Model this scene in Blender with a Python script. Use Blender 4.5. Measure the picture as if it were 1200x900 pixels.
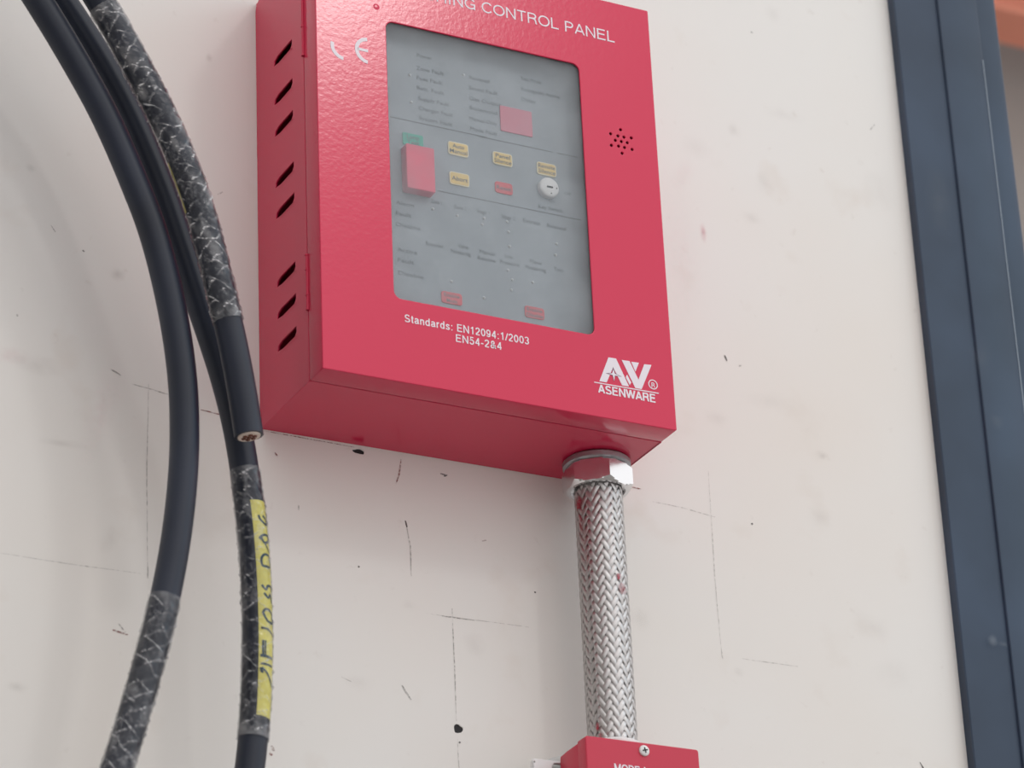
import bpy, bmesh, math, random
from mathutils import Vector, Matrix, noise as mnoise

for o in list(bpy.data.objects):
    bpy.data.objects.remove(o)
scene = bpy.context.scene
COL = scene.collection
random.seed(7)

# ------------------------------------------------------------------ camera
# world frame: the wall is the plane y = 0, x runs right along it, z is up (metres)
CAM = Vector((-0.92011297, -2.11979409, -1.04763169))
RIGHT = Vector((0.8891262122, -0.4557006318, -0.0423262681))
UP = Vector((-0.1590738027, -0.3944346256, 0.9050507452))
FWD = Vector((0.4291271421, 0.7979713406, 0.4231921970))
FPX = 3886.555
cam = bpy.data.cameras.new('camera')
cam.sensor_width = 36.0
cam.lens = 36.0 * FPX / 1200.0
cam.clip_start = 0.05
cam.clip_end = 60
cam.dof.use_dof = True
cam.dof.focus_distance = 2.60
cam.dof.aperture_fstop = 9.0
cam_ob = bpy.data.objects.new('camera', cam)
COL.objects.link(cam_ob)
M = Matrix((RIGHT, UP, -FWD)).transposed().to_4x4()
M.translation = CAM
cam_ob.matrix_world = M
scene.camera = cam_ob

# ------------------------------------------------------------------ light
world = bpy.data.worlds.new('hall_light')
scene.world = world
world.use_nodes = True
bgn = world.node_tree.nodes['Background']
bgn.inputs['Color'].default_value = (1.0, 0.978, 0.972, 1)
bgn.inputs['Strength'].default_value = 1.21


def lamp(name, loc, target, sx, sy, power, col):
    l = bpy.data.lights.new(name, 'AREA')
    l.shape = 'RECTANGLE'
    l.size, l.size_y = sx, sy
    l.energy = power
    l.color = col
    o = bpy.data.objects.new(name, l)
    COL.objects.link(o)
    o.location = loc
    o.rotation_euler = (Vector(target) - Vector(loc)).to_track_quat('-Z', 'Y').to_euler()
    return o


lamp('ceiling_lamp', (1.90, -4.15, 3.24), (0.2, 0, 0.1), 0.42, 0.36, 19, (1.0, 0.98, 0.96))
lamp('cool_fill_right', (3.6, -2.6, 1.9), (0.5, 0, 0.1), 1.3, 1.3, 8, (0.28, 0.72, 1.0))  # added fill that cools and brightens the right of the wall, no window known
lamp('ceiling_lamp', (0.4, -5.2, 3.4), (0.2, 0, 0.1), 0.9, 0.9, 6, (1.0, 0.98, 0.96))

vs = scene.view_settings
vs.view_transform = 'Standard'
vs.look = 'None'
vs.gamma = 1.0
vs.use_curve_mapping = False
vs.exposure = 0.0


# ------------------------------------------------------------------ helpers
def ray(px, py):
    return RIGHT * ((px - 600) / FPX) + UP * (-(py - 450) / FPX) + FWD


def at(px, py, Y):
    """point of the photograph -> point of the plane y = Y"""
    d = ray(px, py)
    return CAM + d * ((Y - CAM.y) / d.y)


def xz(px, py, Y):
    p = at(px, py, Y)
    return (p.x, p.z)


WLOC = {}


def empty(name, loc, label, cat, group=None):
    o = bpy.data.objects.new(name, None)
    o.empty_display_size = 0.05
    COL.objects.link(o)
    o.location = loc
    WLOC[o] = Vector(loc)
    tag(o, label, cat, group)
    return o


def tag(o, label=None, cat=None, group=None, kind=None):
    if label:
        o['label'] = label
    if cat:
        o['category'] = cat
    if group:
        o['group'] = group
    if kind:
        o['kind'] = kind
    return o


def link(name, me, mat, parent=None, origin=None, smooth=None):
    """mesh in world coordinates -> object; origin at the parent's (or given) place"""
    o = bpy.data.objects.new(name, me)
    COL.objects.link(o)
    if mat is not None:
        me.materials.clear()
        for m in (mat if isinstance(mat, (list, tuple)) else [mat]):
            me.materials.append(m)
    org = Vector(origin) if origin is not None else (WLOC[parent].copy() if parent else Vector((0, 0, 0)))
    me.transform(Matrix.Translation(-org))
    if parent:
        o.parent = parent
        o.location = org - WLOC[parent]
    else:
        o.location = org
    WLOC[o] = org
    if smooth is not None:
        if smooth >= 180:
            me.polygons.foreach_set('use_smooth', [True] * len(me.polygons))
        else:
            me.set_sharp_from_angle(angle=math.radians(smooth))
            me.polygons.foreach_set('use_smooth', [True] * len(me.polygons))
    me.update()
    return o


def bm_mesh(bm, name='mesh'):
    me = bpy.data.meshes.new(name)
    bmesh.ops.recalc_face_normals(bm, faces=bm.faces)
    bm.to_mesh(me)
    bm.free()
    return me


def pydata(v, f, name='mesh'):
    me = bpy.data.meshes.new(name)
    me.from_pydata([tuple(p) for p in v], [], f)
    me.update()
    return me


def join(*meshes):
    bm = bmesh.new()
    for m in meshes:
        bm.from_mesh(m)
        bpy.data.meshes.remove(m)
    me = bpy.data.meshes.new('mesh')
    bm.to_mesh(me)
    bm.free()
    return me


def box(x0, x1, y0, y1, z0, z1, bev=0.0, seg=2):
    bm = bmesh.new()
    bmesh.ops.create_cube(bm, size=1)
    for v in bm.verts:
        v.co = Vector((x0 if v.co.x < 0 else x1, y0 if v.co.y < 0 else y1, z0 if v.co.z < 0 else z1))
    if bev > 0:
        bmesh.ops.bevel(bm, geom=bm.edges[:], offset=bev, segments=seg, affect='EDGES', profile=0.5)
    return bm_mesh(bm)


def rrect(x0, x1, z0, z1, r, n=5):
    """rounded rectangle outline; r may be one radius or four (bl, br, tr, tl)"""
    rs = r if isinstance(r, (tuple, list)) else (r,) * 4
    out = []
    for (cx, cz, a0, q) in ((x0, z0, 180, rs[0]), (x1, z0, 270, rs[1]), (x1, z1, 0, rs[2]), (x0, z1, 90, rs[3])):
        if q <= 0:
            out.append((cx, cz))
            continue
        mx = cx + q if cx == x0 else cx - q
        mz = cz + q if cz == z0 else cz - q
        for k in range(n + 1):
            a = math.radians(a0 + 90 * k / n)
            out.append((mx + q * math.cos(a), mz + q * math.sin(a)))
    return out


def circle(cx, cz, r, n=20):
    return [(cx + r * math.cos(2 * math.pi * k / n), cz + r * math.sin(2 * math.pi * k / n)) for k in range(n)]


def flat(loops, w0, w1, bev=0.0, face='front', at0=0.0):
    """filled outline with holes, from depth w0 to w1 along the outward normal, bevelled edges"""
    cu = bpy.data.curves.new('c', 'CURVE')
    cu.dimensions = '2D'
    cu.fill_mode = 'BOTH'
    for lp in loops:
        s = cu.splines.new('POLY')
        s.points.add(len(lp) - 1)
        for p, q in zip(s.points, lp):
            p.co = (q[0], q[1], 0, 1)
        s.use_cyclic_u = True
    cu.extrude = (w1 - w0) / 2 - bev
    if bev > 0:
        cu.bevel_depth = bev
        cu.bevel_resolution = 2
        cu.offset = -bev
    return curve_mesh(cu, (w0 + w1) / 2, face, at0)


def curve_mesh(cu, wmid, face, at0, place=None):
    o = bpy.data.objects.new('c', cu)
    me = bpy.data.meshes.new_from_object(o)
    bpy.data.objects.remove(o)
    bpy.data.curves.remove(cu)
    for v in me.vertices:
        u, t, w = v.co
        if place:
            u, t = place(u, t)
        w += wmid
        if face == 'front':
            v.co = (u, at0 - w, t)
        elif face == 'left':
            v.co = (at0 - w, -u, t)
        elif face == 'up':
            v.co = (u, t, at0 + w)
    bm = bmesh.new()
    bm.from_mesh(me)
    bmesh.ops.remove_doubles(bm, verts=bm.verts, dist=1e-6)
    bm.to_mesh(me)
    bm.free()
    return me


def text_mesh(body, x, z, Y, cap, width=None, align='LEFT', thick=0.00016, bold=0.0):
    cu = bpy.data.curves.new('t', 'FONT')
    cu.body = body
    cu.size = 1.0
    cu.align_x = 'LEFT'
    cu.extrude = 0.001
    cu.resolution_u = 3
    cu.offset = bold
    o = bpy.data.objects.new('t', cu)
    me = bpy.data.meshes.new_from_object(o)
    bpy.data.objects.remove(o)
    bpy.data.curves.remove(cu)
    xs = [v.co.x for v in me.vertices]
    x0, x1 = min(xs), max(xs)
    s = cap / 0.727
    sx = (width / (x1 - x0)) if width else s
    off = {'LEFT': 0, 'CENTER': -(x1 - x0) * sx / 2, 'RIGHT': -(x1 - x0) * sx}[align]
    for v in me.vertices:
        v.co = (x + off + (v.co.x - x0) * sx, Y - (thick if v.co.z > 0 else 0), z + v.co.y * s)
    return me


def ribbon(pts, width, n=None):
    """flat stroke on a plane: pts are 2D, returns a closed outline"""
    L, Rr = [], []
    for i, p in enumerate(pts):
        a = Vector(pts[max(i - 1, 0)])
        b = Vector(pts[min(i + 1, len(pts) - 1)])
        d = (b - a)
        d = d.normalized() if d.length > 0 else Vector((1, 0))
        nn = Vector((-d.y, d.x)) * width / 2
        L.append(Vector(p) + nn)
        Rr.append(Vector(p) - nn)
    return [tuple(q) for q in L] + [tuple(q) for q in reversed(Rr)]


def strip_mesh(pts3, wdir, width, taper=True):
    v, f = [], []
    n = len(pts3)
    for i, p in enumerate(pts3):
        w = width * (0.35 + 0.65 * math.sin(math.pi * (i + 0.5) / n)) if taper else width
        v += [p - wdir[i] * w / 2, p + wdir[i] * w / 2]
        if i:
            f.append((2 * i - 2, 2 * i - 1, 2 * i + 1, 2 * i))
    return pydata(v, f)


def lathe(profile, axis_o, axis_d, n=48, cap0=False, cap1=False):
    """profile: list of (radius, height) turned around an axis"""
    axis_d = Vector(axis_d).normalized()
    a = axis_d.orthogonal().normalized()
    b = axis_d.cross(a)
    v, f = [], []
    for (r, h) in profile:
        for k in range(n):
            t = 2 * math.pi * k / n
            v.append(Vector(axis_o) + axis_d * h + (a * math.cos(t) + b * math.sin(t)) * r)
    for i in range(len(profile) - 1):
        for k in range(n):
            k2 = (k + 1) % n
            f.append((i * n + k, i * n + k2, (i + 1) * n + k2, (i + 1) * n + k))
    if cap0:
        f.append(tuple(reversed(range(n))))
    if cap1:
        f.append(tuple(range((len(profile) - 1) * n, len(profile) * n)))
    me = pydata(v, f)
    bm = bmesh.new()
    bm.from_mesh(me)
    bmesh.ops.recalc_face_normals(bm, faces=bm.faces)
    bm.to_mesh(me)
    bm.free()
    return me


def el(cx, cy, rx, ry, a0, a1, n=12):
    return [(cx + rx * math.cos(math.radians(a0 + (a1 - a0) * k / n)), cy + ry * math.sin(math.radians(a0 + (a1 - a0) * k / n))) for k in range(n + 1)]


# plain grotesque capitals, figures and the few small letters, as stroke centrelines: (advance, strokes)
# cap height 1, stroke ends are at the outer edge, horizontals sit half a stroke inside
G = {
    'A': (0.72, [[(0.05, 0), (0.36, 1.0)], [(0.36, 1.0), (0.67, 0)], [(0.15, 0.31), (0.57, 0.31)]]),
    'C': (0.76, [el(0.41, 0.5, 0.34, 0.44, 38, 322, 20)]),
    'D': (0.74, [[(0.1, 0), (0.1, 1)], [(0.1, 0.94), (0.34, 0.94)] + el(0.34, 0.5, 0.32, 0.44, 90, -90, 14) + [(0.1, 0.06)]]),
    'E': (0.68, [[(0.1, 0), (0.1, 1)], [(0.04, 0.94), (0.62, 0.94)], [(0.1, 0.53), (0.58, 0.53)], [(0.04, 0.06), (0.64, 0.06)]]),
    'G': (0.80, [el(0.42, 0.5, 0.35, 0.44, 38, 300, 18) + [(0.68, 0.16)], [(0.70, 0.0), (0.70, 0.46)], [(0.43, 0.46), (0.76, 0.46)]]),
    'H': (0.76, [[(0.1, 0), (0.1, 1)], [(0.66, 0), (0.66, 1)], [(0.1, 0.53), (0.66, 0.53)]]),
    'I': (0.30, [[(0.15, 0), (0.15, 1)]]),
    'L': (0.60, [[(0.1, 0), (0.1, 1)], [(0.04, 0.06), (0.57, 0.06)]]),
    'M': (0.88, [[(0.1, 0), (0.1, 1)], [(0.11, 1), (0.44, 0.05)], [(0.44, 0.05), (0.77, 1)], [(0.78, 0), (0.78, 1)]]),
    'N': (0.76, [[(0.1, 0), (0.1, 1)], [(0.11, 0.98), (0.65, 0.02)], [(0.66, 0), (0.66, 1)]]),
    'O': (0.82, [el(0.41, 0.5, 0.35, 0.44, 0, 180, 14), el(0.41, 0.5, 0.35, 0.44, 180, 360, 14)]),
    'P': (0.68, [[(0.1, 0), (0.1, 1)], [(0.1, 0.94), (0.37, 0.94)] + el(0.37, 0.70, 0.22, 0.24, 90, -90, 10) + [(0.1, 0.46)]]),
    'R': (0.74, [[(0.1, 0), (0.1, 1)], [(0.1, 0.94), (0.39, 0.94)] + el(0.39, 0.72, 0.22, 0.22, 90, -90, 10) + [(0.1, 0.50)],
                 [(0.40, 0.50), (0.56, 0.42), (0.60, 0.28), (0.62, 0.10), (0.66, 0.0)]]),
    'S': (0.70, [el(0.345, 0.72, 0.235, 0.22, 20, 270, 14) + el(0.345, 0.27, 0.265, 0.22, 90, -165, 14)]),
    'T': (0.66, [[(0.33, 0), (0.33, 0.98)], [(0.02, 0.94), (0.64, 0.94)]]),
    'U': (0.76, [[(0.1, 1), (0.1, 0.36)] + el(0.38, 0.36, 0.28, 0.30, 180, 360, 14) + [(0.66, 1)]]),
    'W': (1.0, [[(0.04, 1), (0.27, 0.02)], [(0.27, 0.02), (0.5, 0.98)], [(0.5, 0.98), (0.73, 0.02)], [(0.73, 0.02), (0.96, 1)]]),
    'X': (0.70, [[(0.04, 0), (0.66, 1)], [(0.04, 1), (0.66, 0)]]),
    '0': (0.58, [el(0.29, 0.5, 0.21, 0.44, 0, 180, 12), el(0.29, 0.5, 0.21, 0.44, 180, 360, 12)]),
    '1': (0.58, [[(0.34, 0), (0.34, 1)], [(0.12, 0.76), (0.27, 0.80), (0.34, 0.95)]]),
    '2': (0.58, [el(0.29, 0.71, 0.20, 0.23, 175, -25, 12) + [(0.32, 0.40), (0.13, 0.20), (0.08, 0.06)], [(0.06, 0.06), (0.52, 0.06)]]),
    '3': (0.58, [el(0.28, 0.73, 0.19, 0.21, 165, -90, 12), el(0.28, 0.29, 0.21, 0.23, 90, -165, 12)]),
    '4': (0.58, [[(0.41, 0), (0.41, 1)], [(0.40, 0.95), (0.07, 0.28)], [(0.03, 0.28), (0.54, 0.28)]]),
    '5': (0.58, [[(0.50, 0.94), (0.16, 0.94), (0.11, 0.50)] + el(0.28, 0.34, 0.22, 0.28, 140, -160, 14)]),
    '9': (0.58, [el(0.28, 0.66, 0.20, 0.28, 0, 360, 18), [(0.48, 0.66), (0.48, 0.40), (0.43, 0.16), (0.28, 0.06), (0.12, 0.14), (0.09, 0.22)]]),
    '&': (0.72, [[(0.66, 0.02), (0.22, 0.62)] + el(0.33, 0.76, 0.15, 0.18, 215, -20, 10) + [(0.40, 0.58), (0.16, 0.40), (0.09, 0.24), (0.18, 0.08), (0.34, 0.06), (0.50, 0.16), (0.60, 0.44)]]),
    ':': (0.30, [[(0.15, 0.0), (0.15, 0.14)], [(0.15, 0.56), (0.15, 0.70)]]),
    '/': (0.30, [[(0.0, 0), (0.30, 1)]]),
    '-': (0.36, [[(0.04, 0.38), (0.32, 0.38)]]),
    't': (0.32, [[(0.15, 0.92), (0.15, 0.16), (0.19, 0.06), (0.30, 0.06)], [(0.02, 0.67), (0.30, 0.67)]]),
    'a': (0.58, [[(0.09, 0.54), (0.14, 0.64), (0.28, 0.68), (0.42, 0.63), (0.45, 0.52), (0.45, 0.14), (0.54, 0.05)], [(0.45, 0.42), (0.25, 0.38), (0.10, 0.31), (0.08, 0.18), (0.14, 0.07), (0.27, 0.05), (0.40, 0.13), (0.45, 0.26)]]),
    'n': (0.57, [[(0.1, 0), (0.1, 0.72)], [(0.1, 0.46), (0.15, 0.60), (0.29, 0.67), (0.42, 0.61), (0.46, 0.48), (0.46, 0)]]),
    'd': (0.60, [el(0.28, 0.36, 0.20, 0.31, 0, 360, 18), [(0.48, 0), (0.48, 1)]]),
    'r': (0.36, [[(0.1, 0), (0.1, 0.72)], [(0.1, 0.44), (0.15, 0.60), (0.24, 0.66), (0.34, 0.66)]]),
    's': (0.52, [[(0.43, 0.53), (0.38, 0.64), (0.26, 0.68), (0.13, 0.63), (0.10, 0.51), (0.17, 0.41), (0.34, 0.34), (0.43, 0.25), (0.42, 0.13), (0.34, 0.06), (0.22, 0.05), (0.11, 0.10), (0.07, 0.20)]]),
    ' ': (0.30, []),
}


def sign_text(body, x, z, Y, cap, width, weight=0.13, align='LEFT', thick=0.00016, track=0.04):
    tot = sum(G[c][0] + track for c in body) - track
    sx = width / tot
    x0 = x if align == 'LEFT' else x - width
    v, f = [], []
    pen_x = 0.0
    lvl = 0
    for c in body:
        adv, strokes = G[c]
        for st in strokes:
            lvl = (lvl + 1) % 4
            P = [Vector(((pen_x + p[0]) * sx, p[1] * cap)) for p in st]
            hw = weight * cap / 2
            b = len(v)
            n = len(P)
            for i, p in enumerate(P):
                d1 = (P[i] - P[i - 1]).normalized() if i else (P[1] - P[0]).normalized()
                d2 = (P[i + 1] - P[i]).normalized() if i < n - 1 else d1
                d = (d1 + d2)
                d = d.normalized() if d.length > 1e-6 else d1
                k = min(1.6, 1 / max(0.35, d.dot(d1)))
                nn = Vector((-d.y, d.x)) * hw * k
                for q in (p - nn, p + nn):
                    zz = max(0.0, min(cap, q.y)) if c not in '&' else q.y
                    v.append((x0 + q.x, Y - thick - lvl * 0.000012, z + zz))
                if i:
                    f.append((b + 2 * i - 2, b + 2 * i, b + 2 * i + 1, b + 2 * i - 1))
        pen_x += adv + track
    return pydata(v, f)


# ------------------------------------------------------------------ materials
def srgb(r, g, b):
    def c(v):
        v /= 255
        return v / 12.92 if v <= 0.04045 else ((v + 0.055) / 1.055) ** 2.4
    return (c(r), c(g), c(b), 1)


MATS = {}


def mat(name, col, rough=0.5, metal=0.0, spec=0.5, bump=0.0, bscale=400, var=0.0, vscale=20, coat=0.0, bdist=0.001):
    m = bpy.data.materials.new(name)
    m.use_nodes = True
    nt = m.node_tree
    p = nt.nodes['Principled BSDF']
    p.inputs['Base Color'].default_value = col
    p.inputs['Roughness'].default_value = rough
    p.inputs['Metallic'].default_value = metal
    p.inputs['Specular IOR Level'].default_value = spec
    p.inputs['Coat Weight'].default_value = coat
    tc = nt.nodes.new('ShaderNodeTexCoord')
    if bump > 0:
        n = nt.nodes.new('ShaderNodeTexNoise')
        n.inputs['Scale'].default_value = bscale
        n.inputs['Detail'].default_value = 2
        b = nt.nodes.new('ShaderNodeBump')
        b.inputs['Strength'].default_value = bump
        b.inputs['Distance'].default_value = bdist
        nt.links.new(tc.outputs['Object'], n.inputs['Vector'])
        nt.links.new(n.outputs['Fac'], b.inputs['Height'])
        nt.links.new(b.outputs['Normal'], p.inputs['Normal'])
    if var > 0:
        n = nt.nodes.new('ShaderNodeTexNoise')
        n.inputs['Scale'].default_value = vscale
        n.inputs['Detail'].default_value = 4
        nt.links.new(tc.outputs['Object'], n.inputs['Vector'])
        r = nt.nodes.new('ShaderNodeValToRGB')
        r.color_ramp.elements[0].position = 0.3
        r.color_ramp.elements[1].position = 0.7
        r.color_ramp.elements[0].color = tuple(c * (1 - var) for c in col[:3]) + (1,)
        r.color_ramp.elements[1].color = tuple(min(1, c * (1 + var)) for c in col[:3]) + (1,)
        nt.links.new(n.outputs['Fac'], r.inputs['Fac'])
        nt.links.new(r.outputs['Color'], p.inputs['Base Color'])
    MATS[name] = m
    return m


RED = mat('red_powder_coat', (0.64, 0.024, 0.080, 1), 0.17, spec=0.45, bump=0.05, bscale=330, bdist=0.0012)
RED2 = mat('red_moulded_cover', (0.56, 0.022, 0.060, 1), 0.42, bump=0.04, bscale=500)
PRINT = mat('white_print', (0.80, 0.74, 0.80, 1), 0.5)
INK = mat('dark_print', (0.13, 0.15, 0.17, 1), 0.6)
INK2 = mat('purple_print', (0.16, 0.06, 0.13, 1), 0.6)
PLATE = mat('grey_membrane', (0.31, 0.35, 0.385, 1), 0.5, var=0.05, vscale=45)
YELLOW = mat('yellow_key', (0.86, 0.62, 0.20, 1), 0.5)
YRIM = mat('cream_key_rim', (0.85, 0.78, 0.55, 1), 0.5)
REDKEY = mat('red_key', (0.72, 0.07, 0.09, 1), 0.5)
PINK = mat('red_display', (0.68, 0.17, 0.25, 1), 0.4)
GREEN = mat('green_key', (0.03, 0.42, 0.30, 1), 0.5)
REDCOV = mat('red_flip_cover', (0.78, 0.09, 0.17, 1), 0.4)
WHITEPL = mat('white_plastic', (0.80, 0.80, 0.80, 1), 0.4)
GREYPL = mat('pale_grey_plastic', (0.55, 0.57, 0.56, 1), 0.45)
BLACK = mat('black_void', (0.012, 0.010, 0.012, 1), 0.7)
CABLE = mat('black_cable_sheath', (0.013, 0.018, 0.033, 1), 0.45, spec=0.38, bump=0.05, bscale=250, var=0.25, vscale=14)
STEEL = mat('plated_steel', (0.78, 0.78, 0.79, 1), 0.22, metal=1.0, bump=0.05, bscale=200)
ZINC = mat('dull_zinc', (0.40, 0.40, 0.42, 1), 0.42, metal=0.9, bump=0.3, bscale=220)
STRAND = mat('braid_wire', (0.52, 0.505, 0.50, 1), 0.38, metal=1.0)
CORE = mat('conduit_core', (0.10, 0.09, 0.09, 1), 0.7)
FRAME = mat('blue_grey_paint', (0.034, 0.053, 0.088, 1), 0.38, spec=0.30, var=0.22, vscale=9)
FRAMEEDGE = mat('pale_edge', (0.22, 0.26, 0.31, 1), 0.4)
FILLER = mat('cream_filler', (0.72, 0.60, 0.52, 1), 0.6)
COPPER = mat('tarnished_copper', (0.16, 0.055, 0.035, 1), 0.45, metal=0.6)
TAGY = mat('yellow_tape', (0.64, 0.59, 0.15, 1), 0.4, var=0.10, vscale=60)
PEN = mat('marker_ink', (0.02, 0.05, 0.075, 1), 0.5)
ORANGE = mat('orange_steel', (0.85, 0.32, 0.22, 1), 0.6)
BROWN = mat('grey_brown_wall', (0.37, 0.345, 0.33, 1), 0.8)
CONC = mat('concrete', (0.28, 0.265, 0.25, 1), 0.8, var=0.1, vscale=2)
DIMWALL = mat('grey_paint', (0.45, 0.43, 0.42, 1), 0.8)
CEILM = mat('white_ceiling', (0.6, 0.6, 0.6, 1), 0.9)


def braid_grain(m):
    nt = m.node_tree
    p = nt.nodes['Principled BSDF']
    a = nt.nodes.new('ShaderNodeAttribute')
    a.attribute_name = 'across'
    w = nt.nodes.new('ShaderNodeMath')
    w.operation = 'SINE'
    mu = nt.nodes.new('ShaderNodeMath')
    mu.operation = 'MULTIPLY'
    mu.inputs[1].default_value = 2 * math.pi * 4
    b = nt.nodes.new('ShaderNodeBump')
    b.inputs['Strength'].default_value = 0.25
    b.inputs['Distance'].default_value = 0.0002
    nt.links.new(a.outputs['Fac'], mu.inputs[0])
    nt.links.new(mu.outputs[0], w.inputs[0])
    nt.links.new(w.outputs[0], b.inputs['Height'])
    nt.links.new(b.outputs['Normal'], p.inputs['Normal'])


braid_grain(STRAND)


def alpha_mat(name, col, rough, alpha, attr=None, nscale=None, lo=0.0, hi=1.0, spec=0.5, bump=0.0):
    """film, smears and pencil: part clear, part coloured"""
    m = bpy.data.materials.new(name)
    m.use_nodes = True
    nt = m.node_tree
    p = nt.nodes['Principled BSDF']
    out = nt.nodes['Material Output']
    p.inputs['Base Color'].default_value = col
    p.inputs['Roughness'].default_value = rough
    p.inputs['Specular IOR Level'].default_value = spec
    tr = nt.nodes.new('ShaderNodeBsdfTransparent')
    mx = nt.nodes.new('ShaderNodeMixShader')
    nt.links.new(tr.outputs[0], mx.inputs[1])
    nt.links.new(p.outputs[0], mx.inputs[2])
    nt.links.new(mx.outputs[0], out.inputs['Surface'])
    mx.inputs[0].default_value = alpha
    src = None
    if nscale:
        tc = nt.nodes.new('ShaderNodeTexCoord')
        n = nt.nodes.new('ShaderNodeTexNoise')
        n.inputs['Scale'].default_value = nscale
        n.inputs['Detail'].default_value = 5
        nt.links.new(tc.outputs['Object'], n.inputs['Vector'])
        mr = nt.nodes.new('ShaderNodeMapRange')
        mr.inputs['From Min'].default_value = 0.35
        mr.inputs['From Max'].default_value = 0.65
        mr.inputs['To Min'].default_value = lo
        mr.inputs['To Max'].default_value = hi
        nt.links.new(n.outputs['Fac'], mr.inputs['Value'])
        src = mr.outputs[0]
        if bump:
            b = nt.nodes.new('ShaderNodeBump')
            b.inputs['Strength'].default_value = bump
            b.inputs['Distance'].default_value = 0.001
            nt.links.new(n.outputs['Fac'], b.inputs['Height'])
            nt.links.new(b.outputs['Normal'], p.inputs['Normal'])
    if attr:
        a = nt.nodes.new('ShaderNodeAttribute')
        a.attribute_name = attr
        if src:
            mu = nt.nodes.new('ShaderNodeMath')
            mu.operation = 'MULTIPLY'
            nt.links.new(src, mu.inputs[0])
            nt.links.new(a.outputs['Fac'], mu.inputs[1])
            src = mu.outputs[0]
        else:
            src = a.outputs['Fac']
    if src:
        nt.links.new(src, mx.inputs[0])
    return m


PANE = alpha_mat('hazed_acrylic', (0.46, 0.50, 0.53, 1), 0.30, 0.4, nscale=26, lo=0.14, hi=0.24, spec=0.2)


def film_material():
    m = bpy.data.materials.new('creased_clear_film')
    m.use_nodes = True
    nt = m.node_tree
    p = nt.nodes['Principled BSDF']
    p.inputs['Base Color'].default_value = (0.85, 0.85, 0.87, 1)
    p.inputs['Roughness'].default_value = 0.2
    tr = nt.nodes.new('ShaderNodeBsdfTransparent')
    gl = nt.nodes.new('ShaderNodeBsdfGlossy')
    gl.inputs['Roughness'].default_value = 0.07
    fr = nt.nodes.new('ShaderNodeFresnel')
    fr.inputs['IOR'].default_value = 1.45
    m1 = nt.nodes.new('ShaderNodeMixShader')
    m2 = nt.nodes.new('ShaderNodeMixShader')
    a = nt.nodes.new('ShaderNodeAttribute')
    a.attribute_name = 'fold'
    L = nt.links.new
    mu = nt.nodes.new('ShaderNodeMath')
    mu.operation = 'MULTIPLY'
    mu.inputs[1].default_value = 0.55
    L(fr.outputs[0], mu.inputs[0])
    L(mu.outputs[0], m1.inputs[0])
    L(tr.outputs[0], m1.inputs[1])
    L(gl.outputs[0], m1.inputs[2])
    L(a.outputs['Fac'], m2.inputs[0])
    L(m1.outputs[0], m2.inputs[1])
    L(p.outputs[0], m2.inputs[2])
    L(m2.outputs[0], nt.nodes['Material Output'].inputs['Surface'])
    return m


FILM = film_material()
PENCIL = alpha_mat('pencil', (0.11, 0.10, 0.095, 1), 0.8, 0.6, nscale=420, lo=0.02, hi=0.55)
FAINT = alpha_mat('faint_pencil', (0.22, 0.20, 0.19, 1), 0.8, 0.3, nscale=300, lo=0.0, hi=0.38)
DARKMARK = alpha_mat('dark_scuff', (0.06, 0.05, 0.05, 1), 0.8, 0.8, nscale=600, lo=0.35, hi=1.0)
REDMARK = alpha_mat('red_brown_scratch', (0.28, 0.10, 0.09, 1), 0.8, 0.6, nscale=500, lo=0.0, hi=0.8)
PINKSMEAR = alpha_mat('pink_smear', (0.62, 0.12, 0.20, 1), 0.7, 0.5, attr='fold', nscale=160, lo=0.2, hi=1.0)
SOFTSTAIN = alpha_mat('grey_stain', (0.36, 0.31, 0.28, 1), 0.8, 0.3, attr='fold', nscale=60, lo=0.3, hi=1.0)
REDDAB = alpha_mat('red_paint_dab', (0.42, 0.02, 0.05, 1), 0.5, 0.8, attr='fold', nscale=400, lo=0.5, hi=1.0)
CHALK = alpha_mat('pale_scuff', (0.30, 0.34, 0.38, 1), 0.7, 0.4, attr='fold', nscale=120, lo=0.3, hi=1.0)


def wall_material():
    m = mat('cream_wall_paint', (0.79, 0.765, 0.735, 1), 0.62, spec=0.3, bump=0.05, bscale=180)
    nt = m.node_tree
    p = nt.nodes['Principled BSDF']
    tc = nt.nodes.new('ShaderNodeTexCoord')

    def noise(scale, detail, lo, hi):
        n = nt.nodes.new('ShaderNodeTexNoise')
        n.inputs['Scale'].default_value = scale
        n.inputs['Detail'].default_value = detail
        nt.links.new(tc.outputs['Object'], n.inputs['Vector'])
        r = nt.nodes.new('ShaderNodeMapRange')
        r.inputs['From Min'].default_value = lo
        r.inputs['From Max'].default_value = hi
        nt.links.new(n.outputs['Fac'], r.inputs['Value'])
        return r.outputs[0]

    def mix(a, col, fac):
        x = nt.nodes.new('ShaderNodeMix')
        x.data_type = 'RGBA'
        nt.links.new(fac, x.inputs['Factor'])
        if isinstance(a, tuple):
            x.inputs['A'].default_value = a
        else:
            nt.links.new(a, x.inputs['A'])
        x.inputs['B'].default_value = col
        return x.outputs['Result']
    c = mix((0.785, 0.770, 0.745, 1), (0.775, 0.735, 0.69, 1), noise(3.2, 3, 0.4, 0.75))
    c = mix(c, (0.70, 0.645, 0.59, 1), noise(17, 4, 0.60, 0.95))
    c = mix(c, (0.60, 0.55, 0.51, 1), noise(75, 5, 0.66, 1.0))
    nt.links.new(c, p.inputs['Base Color'])
    return m


WALL = wall_material()

# ------------------------------------------------------------------ the setting
D, H, W = 0.11667, 0.37867, 0.30     # control panel size
XF = 0.6266                          # where the door frame begins
DOORX = 0.755

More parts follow.
